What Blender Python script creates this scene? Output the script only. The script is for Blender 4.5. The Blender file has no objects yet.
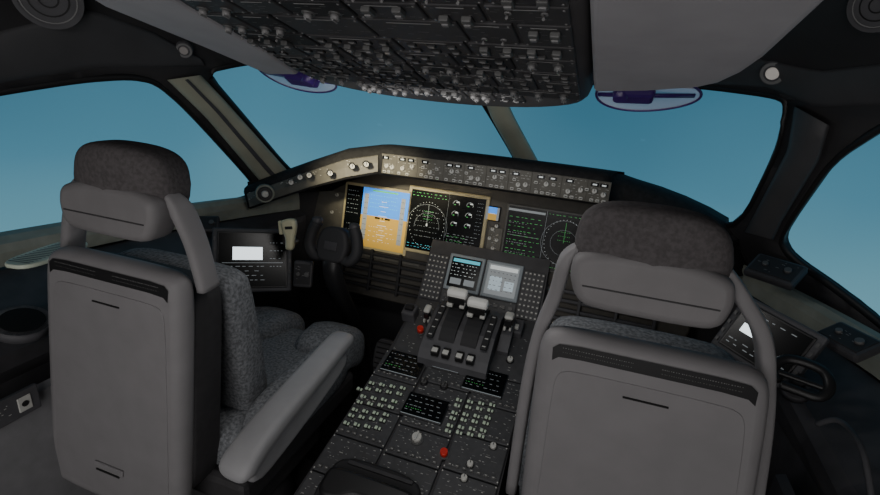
import bpy, bmesh, math, random
from mathutils import Vector, Matrix, geometry
random.seed(4)
V3=Vector
# ---------------------------------------------------------------- camera
F=480.0
Yc=V3((175,152,-480)).normalized()
Xc=V3((1565,-286,480)); Xc=(Xc-Xc.dot(Yc)*Yc).normalized()
Zc=Xc.cross(Yc)
C2W=Matrix((Xc,Yc,Zc))
C=V3((0.38,0,1.5))
cd=bpy.data.cameras.new("camera"); cd.sensor_width=36; cd.lens=36*F/880; cd.clip_start=0.02
cam=bpy.data.objects.new("camera",cd); bpy.context.scene.collection.objects.link(cam)
cam.matrix_world=Matrix.Translation(C)@C2W.to_4x4()
bpy.context.scene.camera=cam
def ray(px,py): return C2W@V3(((px-440)/F,(247.5-py)/F,-1))
def atD(px,py,d): return C+ray(px,py)*d
def atX(px,py,x): r=ray(px,py); return C+r*((x-C.x)/r.x)
def atY(px,py,y): r=ray(px,py); return C+r*((y-C.y)/r.y)
def atZ(px,py,z): r=ray(px,py); return C+r*((z-C.z)/r.z)
# ---------------------------------------------------------------- materials
def mat(name,col,rough=0.6,metal=0,noise=0,scale=40,emit=0,bump=0,spec=0.4):
    m=bpy.data.materials.new(name); m.use_nodes=True
    nt=m.node_tree; b=nt.nodes["Principled BSDF"]
    b.inputs["Base Color"].default_value=(*col,1); b.inputs["Roughness"].default_value=rough
    b.inputs["Metallic"].default_value=metal; b.inputs["Specular IOR Level"].default_value=spec
    if emit:
        b.inputs["Emission Color"].default_value=(*col,1); b.inputs["Emission Strength"].default_value=emit
    if noise or bump:
        tc=nt.nodes.new("ShaderNodeTexCoord"); n=nt.nodes.new("ShaderNodeTexNoise"); n.inputs["Scale"].default_value=scale
        n.inputs["Detail"].default_value=4
        nt.links.new(tc.outputs["Object"],n.inputs["Vector"])
        if noise:
            r=nt.nodes.new("ShaderNodeValToRGB")
            r.color_ramp.elements[0].position=0.35; r.color_ramp.elements[1].position=0.65
            r.color_ramp.elements[0].color=(*[c*(1-noise) for c in col],1)
            r.color_ramp.elements[1].color=(*[min(1,c*(1+noise)) for c in col],1)
            nt.links.new(n.outputs["Fac"],r.inputs["Fac"]); nt.links.new(r.outputs["Color"],b.inputs["Base Color"])
        if bump:
            bp=nt.nodes.new("ShaderNodeBump"); bp.inputs["Strength"].default_value=bump; bp.inputs["Distance"].default_value=0.003
            nt.links.new(n.outputs["Fac"],bp.inputs["Height"]); nt.links.new(bp.outputs["Normal"],b.inputs["Normal"])
    return m
SHELL=mat("shell_dark",(0.030,0.029,0.031),0.65,noise=0.15,scale=6)
POST=mat("post_grey",(0.37,0.37,0.29),0.6,noise=0.1,scale=8)
POSTD=mat("post_dark_grey",(0.06,0.06,0.064),0.6,noise=0.1,scale=8)
OVB=mat("overhead_body",(0.045,0.043,0.045),0.6,noise=0.1,scale=8)
RUB=mat("rubber_seal",(0.014,0.014,0.015),0.5)
FLOORM=mat("floor_carpet",(0.015,0.015,0.016),0.95,noise=0.4,scale=120,bump=0.4)
CEILM=mat("ceiling_lining",(0.05,0.048,0.05),0.8,noise=0.08,scale=10)
LINER=mat("overhead_side_lining",(0.34,0.33,0.35),0.7,noise=0.05,scale=14)
CONS=mat("console_dark",(0.045,0.044,0.048),0.55,noise=0.15,scale=20,bump=0.1)
CONG=mat("console_grey",(0.075,0.075,0.082),0.6,noise=0.1,scale=20)
COVER=mat("cover_panel_grey",(0.22,0.22,0.23),0.6,noise=0.08,scale=20)
SILL=mat("sill_grey_green",(0.22,0.235,0.20),0.6,noise=0.1,scale=20)
SILLB=mat("sill_bright",(0.62,0.68,0.56),0.6)
GLARE=mat("glareshield_black",(0.020,0.020,0.021),0.85,noise=0.2,scale=60,bump=0.2,spec=.2)
PAN=mat("panel_grey_brown",(0.07,0.064,0.055),0.6,noise=0.12,scale=30)
PANL=mat("panel_face_grey",(0.115,0.11,0.095),0.55,noise=0.1,scale=30)
BEZ_LIT=mat("display_bezel_lit_tan",(0.46,0.40,0.24),0.5)  # left bezels: warm glow of the lit side put into the colour
BEZD=mat("display_bezel_unlit",(0.09,0.09,0.085),0.5)  # same bezel without the painted glow, for the right-hand displays
BEZB=mat("display_bezel_blue_grey",(0.26,0.30,0.33),0.5)
BLK=mat("black_plastic",(0.014,0.014,0.015),0.4)
BLKM=mat("black_matte",(0.022,0.022,0.024),0.7)
PLATE=mat("module_plate",(0.062,0.063,0.067),0.55,noise=0.1,scale=50)
PLATEO=mat("overhead_module_plate",(0.046,0.045,0.048),0.6,noise=0.1,scale=50)
SEAM=mat("seam_black",(0.006,0.006,0.006),0.8)
KNOB=mat("knob_light_grey",(0.52,0.52,0.49),0.45)
KNOBW=mat("lever_grip_white",(0.78,0.78,0.75),0.45)
KNOBG=mat("button_lit_pale_green",(0.55,0.66,0.52),0.45)  # glow of the lit keys put into the base colour, no emission
KNOBO=mat("overhead_knob_grey",(0.17,0.168,0.17),0.5)
KNOBD=mat("knob_dark_grey",(0.09,0.09,0.09),0.45)
WHT=mat("marking_white",(0.5,0.5,0.48),0.6)
WHTG=mat("marking_grey",(0.20,0.20,0.20),0.6)
RED=mat("red_plastic",(0.6,0.03,0.02),0.4)
YEL=mat("cream_yellow_plastic",(0.52,0.50,0.34),0.5)  # even cream-yellow plastic of the tiller handle
SHL=mat("seat_shell_grey",(0.212,0.205,0.211),0.55,noise=0.04,scale=14,spec=0.3)
SHL2=mat("seat_shell_grey_panel",(0.206,0.199,0.205),0.6,noise=0.04,scale=14,spec=0.3)
SEATD=mat("seat_side_dark",(0.035,0.034,0.036),0.7,noise=0.1)
FAB=mat("seat_fabric",(0.155,0.162,0.173),0.95,noise=0.36,scale=130,bump=0.6,spec=0.1)
FABH=mat("headrest_fabric",(0.088,0.081,0.083),0.95,noise=0.16,scale=130,bump=0.5,spec=0.1)
LEA=mat("headrest_cover_grey",(0.175,0.168,0.172),0.6,noise=0.05,scale=16,bump=0.1)
ARM=mat("armrest_grey",(0.28,0.28,0.29),0.5,noise=0.05,scale=16)
PURP=mat("combiner_purple",(0.05,0.02,0.16),0.3,spec=0.6)
def em(name,col,s): return mat(name,col,0.4,emit=s)
SCR=mat("screen_black",(0.004,0.005,0.006),0.25,spec=.2)
E_BLUE=em("screen_sky_blue",(0.03,0.22,0.75),1.1)
E_BRN=em("screen_earth_orange",(0.50,0.30,0.05),0.55)
E_WHT=em("screen_white",(0.7,0.75,0.75),0.42)
E_GRY=em("screen_grey",(0.30,0.33,0.35),0.25)
E_GRN=em("screen_green",(0.1,0.6,0.15),0.25)
E_CYN=em("screen_cyan",(0.1,0.6,0.75),0.45)
E_PBG=em("screen_pale_blue_grey",(0.42,0.52,0.58),0.5)
E_PALE=em("screen_pale_white",(0.85,0.95,1.0),1.5)
E_LAMP=em("lamp_glow",(0.7,0.65,0.6),0.2)
E_LAMPD=em("lamp_dim",(0.3,0.28,0.27),0.08)
def glassmat(name,fac,col,tint,diff=None):
    GL=bpy.data.materials.new(name); GL.use_nodes=True
    nt=GL.node_tree; nt.nodes.remove(nt.nodes["Principled BSDF"]); out=nt.nodes["Material Output"]
    tr=nt.nodes.new("ShaderNodeBsdfTransparent"); tr.inputs[0].default_value=(*tint,1)
    gs=nt.nodes.new("ShaderNodeBsdfDiffuse" if diff else "ShaderNodeBsdfGlossy"); gs.inputs["Color"].default_value=(*col,1)
    mx=nt.nodes.new("ShaderNodeMixShader"); mx.inputs[0].default_value=fac
    nt.links.new(tr.outputs[0],mx.inputs[1]); nt.links.new(gs.outputs[0],mx.inputs[2]); nt.links.new(mx.outputs[0],out.inputs[0]); return GL
GL=glassmat("window_glass",.03,(.8,.9,1),(.96,.98,.98))
CGL=glassmat("combiner_glass_coating",.5,(.9,.86,.97),(.9,.9,1),True)
# ---------------------------------------------------------------- builders
WL={}
def fr(O,N,up=(0,0,1)):
    N=V3(N).normalized(); U=V3(up).cross(N).normalized(); Vv=N.cross(U)
    return Matrix(((U.x,Vv.x,N.x,O[0]),(U.y,Vv.y,N.y,O[1]),(U.z,Vv.z,N.z,O[2]),(0,0,0,1)))
def onfr(M,px,py):
    r=ray(px,py); N=M.col[2].to_3d(); O=M.col[3].to_3d()
    p=C+r*((O-C).dot(N)/r.dot(N)); q=M.inverted()@p
    return q.x,q.y
I4=Matrix.Identity(4)
class B:
    def __init__(s): s.v=[];s.f=[];s.m=[];s.sm=[];s.ms=[]
    def mi(s,m):
        if m not in s.ms: s.ms.append(m)
        return s.ms.index(m)
    def add(s,vs,fs,m,smooth=False):
        o=len(s.v); s.v+= [V3(x) for x in vs]; k=s.mi(m)
        for f in fs: s.f.append([i+o for i in f]); s.m.append(k); s.sm.append(smooth)
    def box(s,M,c,sz,m,bev=0):
        if bev<=0:
            vs=[M@V3((c[0]+sx*sz[0]/2,c[1]+sy*sz[1]/2,c[2]+szz*sz[2]/2)) for sx in(-1,1) for sy in(-1,1) for szz in(-1,1)]
            s.add(vs,[(0,1,3,2),(4,6,7,5),(0,4,5,1),(2,3,7,6),(0,2,6,4),(1,5,7,3)],m); return
        bm=bmesh.new(); bmesh.ops.create_cube(bm,size=1)
        for v in bm.verts: v.co=V3((c[0]+v.co.x*sz[0],c[1]+v.co.y*sz[1],c[2]+v.co.z*sz[2]))
        bmesh.ops.bevel(bm,geom=bm.edges[:],offset=min(bev,min(sz)*0.45),segments=2,affect='EDGES',profile=0.5)
        bm.verts.ensure_lookup_table()
        s.add([M@v.co for v in bm.verts],[[v.index for v in f.verts] for f in bm.faces],m); bm.free()
    def cyl(s,M,c,r1,r2,h,m,seg=16,cap=True):
        vs=[]
        for k,(r,z) in enumerate(((r1,0),(r2,h))):
            for i in range(seg):
                a=2*math.pi*i/seg; vs.append(M@V3((c[0]+r*math.cos(a),c[1]+r*math.sin(a),c[2]+z)))
        s.add(vs,[(i,(i+1)%seg,seg+(i+1)%seg,seg+i) for i in range(seg)],m,True)
        if cap:
            s.add(vs[seg:],[list(range(seg))],m); s.add(vs[:seg],[list(range(seg))[::-1]],m)
    def ring(s,M,c,r0,r1,m,a0=0,a1=360,seg=32,sx=1,sy=1):
        vs=[];
        for i in range(seg+1):
            a=math.radians(a0+(a1-a0)*i/seg)
            for r in(r0,r1): vs.append(M@V3((c[0]+sx*r*math.cos(a),c[1]+sy*r*math.sin(a),c[2])))
        s.add(vs,[(2*i,2*i+1,2*i+3,2*i+2) for i in range(seg)],m)
    def quad(s,M,u0,v0,u1,v1,z,m): s.add([M@V3(p) for p in((u0,v0,z),(u1,v0,z),(u1,v1,z),(u0,v1,z))],[(0,1,2,3)],m)
    def loft(s,loops,m,smooth=True,cap=True,closed=True):
        n=len(loops[0]); vs=[p for l in loops for p in l]; fs=[]
        for k in range(len(loops)-1):
            for i in range(n if closed else n-1):
                j=(i+1)%n; fs.append((k*n+i,k*n+j,(k+1)*n+j,(k+1)*n+i))
        s.add(vs,fs,m,smooth)
        if cap:
            s.add(loops[0],[list(range(n))],m); s.add(loops[-1],[list(range(n))],m)
    def plate(s,M,pts,z0,z1,r,m,r0=0):
        def off(d):
            n=len(pts); res=[]
            for i in range(n):
                a=V3(pts[i-1]);b=V3(pts[i]);c=V3(pts[(i+1)%n])
                e1=(b-a).normalized() if (b-a).length>1e-9 else V3((0,0)); e2=(c-b).normalized() if (c-b).length>1e-9 else e1
                t=(e1+e2); t=t.normalized() if t.length>1e-6 else e1
                nrm=V3((-t.y,t.x)); res.append((b.x+nrm.x*d,b.y+nrm.y*d))
            return res
        area=sum(pts[i-1][0]*pts[i][1]-pts[i][0]*pts[i-1][1] for i in range(len(pts)))
        sg=1 if area>0 else -1
        L=[]
        if r0:
            for k in range(4):
                a=math.pi/2*k/3; o=off(sg*r0*(1-math.sin(a))); L.append([M@V3((p[0],p[1],z0+r0*(1-math.cos(a)))) for p in o])
        else: L.append([M@V3((p[0],p[1],z0)) for p in pts])
        for k in range(4):
            a=math.pi/2*k/3; o=off(sg*r*(1-math.cos(a))); L.append([M@V3((p[0],p[1],z1-r+r*math.sin(a))) for p in o])
        s.loft(L,m)
    def tube(s,pts,rw,rh,m,ref=(0,1,0),seg=12,closed=False,taper=None,e=1.0):
        n=len(pts); L=[]
        for i in range(n):
            a=pts[i-1] if (i>0 or closed) else pts[i]; b=pts[(i+1)%n] if (i<n-1 or closed) else pts[i]
            t=(b-a).normalized(); w=t.cross(V3(ref)).normalized(); h=w.cross(t).normalized()
            k=1 if not taper else taper[i]
            l=[]
            for j in range(seg):
                an=2*math.pi*j/seg; c_,s_=math.cos(an),math.sin(an)
                c2=math.copysign(abs(c_)**e,c_); s2=math.copysign(abs(s_)**e,s_)
                l.append(pts[i]+w*rw*k*c2+h*rh*k*s2)
            L.append(l)
        if closed: L.append(L[0])
        s.loft(L,m,cap=not closed)
    def cush(s,M,c,sz,m,e=0.5,nu=28,nv=16,fn=None):
        def p(x,e): return math.copysign(abs(x)**e,x)
        L=[]
        for j in range(nv+1):
            ph=-math.pi/2+math.pi*j/nv; l=[]
            for i in range(nu):
                th=2*math.pi*i/nu
                q=V3((p(math.cos(ph),e)*p(math.cos(th),e)*sz[0]/2,p(math.cos(ph),e)*p(math.sin(th),e)*sz[1]/2,p(math.sin(ph),e)*sz[2]/2))
                if fn: q=fn(q)
                l.append(M@(q+V3(c)))
            L.append(l)
        s.loft(L,m)
    def obj(s,name,parent=None,label=None,cat=None,kind=None,group=None,origin=None,normals=True):
        if origin is None:
            xs=[v.x for v in s.v];ys=[v.y for v in s.v];zs=[v.z for v in s.v]
            origin=V3(((min(xs)+max(xs))/2,(min(ys)+max(ys))/2,min(zs)))
        me=bpy.data.meshes.new(name); me.from_pydata([v-origin for v in s.v],[],s.f)
        for m in s.ms: me.materials.append(m)
        me.polygons.foreach_set("material_index",s.m); me.polygons.foreach_set("use_smooth",s.sm); me.update()
        bm=bmesh.new(); bm.from_mesh(me); bmesh.ops.remove_doubles(bm,verts=bm.verts,dist=1e-6) if normals else None
        bmesh.ops.recalc_face_normals(bm,faces=bm.faces); bm.to_mesh(me); bm.free()
        o=bpy.data.objects.new(name,me); return reg(o,origin,parent,label,cat,kind,group)
def reg(o,origin,parent=None,label=None,cat=None,kind=None,group=None):
    bpy.context.scene.collection.objects.link(o); WL[o.name]=V3(origin)
    if parent: o.parent=parent; o.location=V3(origin)-WL[parent.name]
    else: o.location=origin
    if label:o["label"]=label
    if cat:o["category"]=cat
    if kind:o["kind"]=kind
    if group:o["group"]=group
    return o
def empty(name,loc,label,cat,group=None):
    o=bpy.data.objects.new(name,None); o.empty_display_size=0.05; return reg(o,V3(loc),None,label,cat,None,group)
def dup(o,newpos,parent):
    c=o.copy(); bpy.context.scene.collection.objects.link(c); c.parent=parent
    c.location=V3(newpos)-WL[parent.name]; return c
def marks(b,M,u0,v0,u1,v1,n,m,w=0.007,h=0.0016,z=0.0008,rows=None):
    for i in range(n):
        u=random.uniform(u0,u1); v=random.uniform(v0,v1) if not rows else v0+(v1-v0)*(random.randrange(rows)+0.5)/rows
        ww=w*random.uniform(0.4,1.2)
        b.quad(M,u-ww/2,v-h/2,u+ww/2,v+h/2,z,m)
def chaikin(p,n=2,closed=True):
    for _ in range(n):
        q=[];m=len(p)
        for i in range(m if closed else m-1):
            a=p[i];b=p[(i+1)%m]
            q.append((a[0]*.8+b[0]*.2,a[1]*.8+b[1]*.2)); q.append((a[0]*.2+b[0]*.8,a[1]*.2+b[1]*.8))
        if not closed: q=[p[0]]+q+[p[-1]]
        p=q
    return p
def resamp(p,step,closed=True):
    q=[]
    for i in range(len(p) if closed else len(p)-1):
        a=V3(p[i]);b=V3(p[(i+1)%len(p)]); n=max(1,int((b-a).length/step))
        for k in range(n): q.append(tuple(a.lerp(b,k/n)))
    if not closed:q.append(p[-1])
    return q
def spl(pts,n=8):
    pts=[V3(p) for p in pts]; r=[]
    for i in range(len(pts)-1):
        p0=pts[max(0,i-1)];p1=pts[i];p2=pts[i+1];p3=pts[min(len(pts)-1,i+2)]
        for k in range(n):
            t=k/n; r.append(0.5*((2*p1)+(p2-p0)*t+(2*p0-5*p1+4*p2-p3)*t*t+(3*p1-p0-3*p2+p3)*t**3))
    r.append(pts[-1]); return r
# ---------------------------------------------------------------- shell surface
def ks(z):
    if z<=1: return 1.0
    if z<=1.45: return 1-.35*(z-1)
    return .8425*math.sqrt(max(1e-6,1-((z-1.45)/.5)**2))
def surf(t,z,off=0):
    k=ks(z);a=1.4*k-off;b=2.4*k-off
    if t<0: return V3((a,t*1.5,z))
    if t>math.pi: return V3((-a,-(t-math.pi)*1.5,z))
    return V3((a*math.cos(t),b*math.sin(t),z))
def outside(p,off=0):
    k=ks(p.z);a=1.4*k-off;b=2.4*k-off
    if a<0.02 or b<.02: return True
    return (abs(p.x)/a>=1) if p.y<0 else ((p.x/a)**2+(p.y/b)**2>=1)
def hit(px,py,off=0):
    r=ray(px,py);d=0.1
    while d<6 and not outside(C+r*d,off): d+=0.01
    lo,hi=d-0.01,d
    for _ in range(14):
        m=(lo+hi)/2
        if outside(C+r*m,off): hi=m
        else: lo=m
    return C+r*hi
def param(p):
    k=ks(p.z);a=1.4*k;b=2.4*k
    if p.y<0: return (p.y/1.5 if p.x>0 else math.pi-p.y/1.5, p.z)
    return (math.atan2(p.y/b,p.x/a),p.z)
WIN={
1:[(-90,106),(0,90),(80,78),(128,75),(156,80),(186,106),(258,186),(256,196),(165,216),(75,238),(0,267),(-90,303)],
2:[(203,70),(240,62),(300,55),(400,60),(470,82),(485,104),(520,164),(519,180),(400,178),(310,184),(290,172),(246,120)],
3:[(503,104),(514,92),(590,80),(700,84),(776,93),(790,99),(788,116),(780,150),(740,229),(700,218),(640,205),(560,192),(540,175)],
4:[(960,85),(885,125),(836,158),(798,212),(782,238),(791,256),(840,290),(885,325),(960,388)]}
loops3={}
zlo,zhi=0.0,1.80
pts=[];edges=[];lp2={}
for k,w in WIN.items():
    px=resamp(chaikin(w,2),9)
    P=[hit(*p) for p in px]; loops3[k]=P
    q=[param(p) for p in P]; lp2[k]=q
    o=len(pts); pts+= [V3(x) for x in q]; edges+=[(o+i,o+(i+1)%len(q)) for i in range(len(q))]
def inpoly(x,y,poly):
    c=False;n=len(poly);j=n-1
    for i in range(n):
        xi,yi=poly[i];xj,yj=poly[j]
        if (yi>y)!=(yj>y) and x<(xj-xi)*(y-yi)/(yj-yi)+xi: c=not c
        j=i
    return c
T0,T1=-0.8,math.pi+0.8
nt_=90
zs=[0,.2,.4,.6,.75,.85]+[.9+.03*i for i in range(31)]
for i in range(nt_+1):
    for z in zs:
        if z<=zhi+1e-6: pts.append(V3((T0+(T1-T0)*i/nt_,z)))
vo,eo,fo,_,_,_=geometry.delaunay_2d_cdt(pts,edges,[],0,1e-5)
fl=[];frr=[]
for f in fo:
    cx=sum(vo[i][0] for i in f)/3; cy=sum(vo[i][1] for i in f)/3
    if any(inpoly(cx,cy,p) for p in lp2.values()): continue
    (fl if cx>math.pi/2 else frr).append(list(f))
def shellobj(fs,name):
    b=B(); used=sorted({i for f in fs for i in f}); mp={u:k for k,u in enumerate(used)}
    b.add([surf(vo[u][0],vo[u][1]) for u in used],[[mp[i] for i in f] for f in fs],SHELL,True)
    o=b.obj(name,kind="structure",label="dark curved cockpit side wall with window openings")
    md=o.modifiers.new("s","SOLIDIFY"); md.thickness=0.03; md.offset=0
    return o
shellobj(fl,"wall_left"); shellobj(frr,"wall_right")
b=B(); b.box(I4,(0,0.65,-0.03),(3.0,3.7,0.06),FLOORM); b.obj("floor",kind="structure",label="dark cockpit floor carpet")
b=B()
lp=[surf(T0+(T1-T0)*i/60,1.80) for i in range(61)]
b.add(lp+[p+V3((0,0,.04)) for p in lp],[list(range(61)),list(range(61,122))],CEILM); b.obj("ceiling",kind="structure",label="dark cockpit ceiling lining")
b=B(); b.box(I4,(0,-1.2,0.95),(2.9,0.05,1.9),CEILM); b.obj("wall_back",kind="structure",label="grey cockpit rear bulkhead")
tn=1
for k,P in loops3.items():
    q=lp2[k]; tcn=(sum(x for x,_ in q)/len(q),sum(y for _,y in q)/len(q))
    b=B(); L=[]
    for s_ in (1,.8,.6,.4,.2,.02): L.append([surf(tcn[0]+(x-tcn[0])*s_,tcn[1]+(y-tcn[1])*s_) for x,y in q])
    b.loft(L,GL,cap=False); b.obj("window_%d"%k,kind="structure",label="clear cockpit window pane with dark seal")
    b=B()
    cen=V3((0,0.4,1.2))
    b.tube([p+(cen-p).normalized()*0.012 for p in P],0.007,0.012,RUB,ref=(0,0,1),seg=6,closed=True)
    b.obj("trim_%d"%tn,kind="structure",label="black rubber window seal"); tn+=1
def strip(EA,EB,n,fn,th,m,name,label,mid=None):
    A=resamp(EA,1,False);Bb=resamp(EB,1,False); b=B();L=[]
    for i in range(n+1):
        a=V3(A[int((len(A)-1)*i/n)]);c=V3(Bb[int((len(Bb)-1)*i/n)])
        row=[]
        for j,(s_,o) in enumerate(((0,0),(0.03,th*.7),(.12,th),(.5,th*1.25),(.88,th),(.97,th*.7),(1,0))):
            p=a.lerp(c,s_); row.append(fn(p.x,p.y,o))
        L.append(row)
    b.loft(L,m,cap=False,closed=False); return b.obj(name,kind="structure",label=label)
strip([(167,80),(206,118),(262,184),(270,192)],[(201,75),(223,98),(284,166),(295,178)],24,lambda x,y,o:hit(x,y,0.012+o),0.03,POST,"trim_%d"%tn,"olive-beige window post cover"); tn+=1
strip([(185,80),(216,112),(267,172),(277,182)],[(188,79),(219,110),(271,170),(281,180)],24,lambda x,y,o:hit(x,y,0.050+o),0.004,CONG,"trim_%d"%tn,"dark narrow band on the window post"); tn+=1
strip([(794,106),(787,150),(750,222),(744,232)],[(830,126),(820,160),(782,222),(774,240)],20,lambda x,y,o:hit(x,y,0.012+o),0.03,POSTD,"trim_%d"%tn,"dark grey window post cover"); tn+=1
strip([(482,94),(491,118),(519,168)],[(504,94),(515,118),(542,168)],14,lambda x,y,o:hit(x,y,0.012+o),0.045,POST,"trim_%d"%tn,"olive-beige centre window post"); tn+=1
for EA,EB,lb in (([(-60,60),(0,30),(90,8),(150,30),(200,58)],[(-60,98),(0,84),(100,68),(160,68),(205,66)],"dark arched lining above the side window"),
                 ([(700,78),(760,58),(820,70),(900,60)],[(705,84),(770,88),(815,108),(900,105)],"dark arched lining above the side window")):
    strip(EA,EB,16,lambda x,y,o:hit(x,y,0.01+o),0.02,POSTD,"trim_%d"%tn,lb); tn+=1

# ---------------------------------------------------------------- side consoles
def console(side):
    b=B(); g=B(); L=[];G=[]
    ys=[-.6+.1*i for i in range(25)]
    for y in ys:
        yy=max(y,0)
        ox=1.36*math.sqrt(1-(yy/2.38)**2); ix=.95*(1-(yy/2.3)**4)**.25; w=(ox-ix)/.45; lift=.10*max(0,(y-1.0))/.9
        G.append([V3((side*x,y,z)) for x,z in((ox,.91),(ox,.985),(ox-.02*w,.99),(ox-.07*w,.987),(ox-.11*w,.972),(ox-.125*w,.950),(ox-.125*w,.91))])
        L.append([V3((side*x,y,z)) for x,z in((ox,.0),(ox,.89),(ox-.12*w,.90+lift*.08),(ix+.10*w,.83+lift*.7),(ix+.03*w,.80+lift),(ix,.775+lift),(ix+.005,.73+lift),(ix+.04,.68),(ix+.05,.0))])
    b.loft(L,CONS,smooth=False,cap=True)
    g.loft(G,SILL,smooth=False,cap=True)
    o=b.obj("side_console",label="dark grey side console running beneath the side window",cat="console")
    s=g.obj("trim_%d"%(20+side),kind="structure",label="grey-green window sill ledge")
    return o
conL=console(-1); conR=console(1)
p0=atZ(14,268,.992); p1=atZ(80,244,.992); cn=(p0+p1)/2; ax=(p1-p0); ln=ax.length/2
M=Matrix.Translation(cn)@Matrix.Rotation(math.atan2(ax.y,ax.x),4,'Z')
b=B(); ol=[(ln*1.05*math.copysign(abs(math.cos(a))**.6,math.cos(a)),.046*math.copysign(abs(math.sin(a))**.7,math.sin(a))) for a in [math.tau*i/40 for i in range(40)]]
b.plate(M,ol,0,.010,.004,SILLB)
for i in range(16):
    x=-ln*.9+ln*1.8*(i+.5)/16; b.quad(M,x-ln*.018,-.030,x+ln*.018,.030,.0115,CONG)
b.obj("air_vent_grille",label="pale oval slotted demister grille on the window sill",cat="vent")
# ---------------------------------------------------------------- instrument panel
IP=fr((0,1.9,.955),(0,-.98,.2))
b=B()
b.plate(IP,[(-.80,-.28),(-.76,-.42),(.76,-.42),(.80,-.28),(.78,.19),(-.78,.19)],-.06,0,.01,PAN)
KP=fr((0,1.93,.50),(0,-1,0.05))
b.box(KP,(0,-.2,-.05),(1.7,.62,.06),BLKM)
for sx in(-1,1):
    for i in range(5):
        b.box(IP,(sx*.46,-.215-.038*i,.008),(.44,.014,.02),BLKM if sx<0 else CONG,.004)
    for k in range(4): b.box(IP,(sx*(.25+.14*k),-.29,.010),(.012,.19,.025),BLKM if sx<0 else CONG,.003)
panel=b.obj("instrument_panel",label="dark grey-brown main instrument panel with wide flat displays",cat="instrument panel")
def rectfr(M,Lp,Rp,Tp,Bp):
    return onfr(M,*Lp)[0],onfr(M,*Bp)[1],onfr(M,*Rp)[0],onfr(M,*Tp)[1]
def display(M,rc,parent,draw,name="display_screen",label=None,bez=BEZ_LIT,bw=.008,th=.012):
    u0,v0,u1,v1=rc; b=B()
    b.box(M,((u0+u1)/2,(v0+v1)/2,th/2-.001),(u1-u0,v1-v0,th),bez,.004)
    a,c,d,e=u0+bw,v0+bw,u1-bw,v1-bw
    b.quad(M,a,c,d,e,th+.0005,SCR)
    class K: pass
    k=K(); W=d-a;H=e-c
    def q(x0,y0,x1,y1,m,dz=0): b.quad(M,a+x0*W,c+y0*H,a+x1*W,c+y1*H,th+.001+dz,m)
    def rg(x,y,r,m,a0=0,a1=360,w=.0010,dz=.0003): b.ring(M,(a+x*W,c+y*H,th+.001+dz),r*H-w,r*H,m,a0,a1,28)
    def tx(x0,y0,x1,y1,rows,m,dens=3,h=.0022):
        for i in range(rows):
            y=y0+(y1-y0)*(i+.5)/rows; x=x0
            while x<x1:
                w=random.uniform(.02,.07)*(x1-x0)*3/dens
                if x+w>x1: break
                b.quad(M,a+x*W,c+y*H-h/2,a+(x+w)*W,c+y*H+h/2,th+.0016,m); x+=w+random.uniform(.02,.09)*(x1-x0)*3/dens
    k.q=q;k.rg=rg;k.tx=tx
    draw(k)
    return b.obj(name,parent,label=label)
def d_pfd(k):
    k.tx(.03,.5,.22,.95,6,E_GRY,1.5,.0018); k.tx(.05,.1,.2,.4,3,E_GRY,1,.0018); k.q(.05,.02,.2,.04,E_CYN)
    k.q(.27,.54,1,1,E_BLUE); k.q(.27,0,1,.54,E_BRN)
    k.q(.30,.12,.37,.9,E_GRY,.0002); k.q(.88,.12,.95,.9,E_GRY,.0002)
    for i in range(9):
        y=.15+.08*i; w=.07 if i%2 else .04; k.q(.62-w,y,.62+w,y+.009,E_WHT,.0003)
    k.q(.50,.50,.58,.53,SCR,.0006);k.q(.66,.50,.74,.53,SCR,.0006); k.q(.61,.5,.63,.53,SCR,.0006)
    k.q(.42,.95,.82,.975,E_GRN,.0004); k.tx(.40,.66,.84,.92,4,E_CYN,4); k.tx(.31,.15,.38,.88,8,SCR,1); k.tx(.89,.15,.95,.88,8,SCR,1)
    k.tx(.42,.08,.84,.40,4,E_WHT,2,.0014)
def d_mfd(k):
    k.rg(.26,.42,.22,E_GRY,w=.0007,a0=-10,a1=190); k.rg(.26,.42,.36,E_GRY,w=.0009,a0=-20,a1=200)
    for i in range(36):
        a=math.tau*i/36; x=.26+.38*math.cos(a)*.62;y=.44+.38*math.sin(a); k.q(x-.003,y-.005,x+.003,y+.005,E_WHT,.0004)
    k.q(.258,.46,.262,.78,E_GRY,.0004); k.q(.25,.42,.27,.46,E_WHT,.0004); k.tx(.02,.88,.5,.98,2,E_GRN,3,.0016); k.tx(.02,.02,.5,.12,2,E_CYN,3,.0016); k.tx(.1,.2,.44,.7,6,E_GRY,3,.0014); k.tx(.2,.5,.34,.7,3,E_GRN,2,.0014)
    k.q(.515,0,.517,1,E_GRY)
    for x in(.62,.80):
        for y,r in((.86,.055),(.69,.055),(.52,.048)):
            k.rg(x,y,r,E_WHT,-20,190,w=.0010); k.q(x,y+.02,x+.04,y+.04,E_WHT,.0004); k.q(x-.03,y-.02,x-.005,y-.010,E_GRN,.0004)
    k.tx(.55,.38,.95,.02,8,E_GRY,2,.0015); k.tx(.55,.36,.8,.06,4,E_GRN,2,.0014); k.tx(.9,.4,.98,.95,9,E_GRY,1,.0014)
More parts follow.
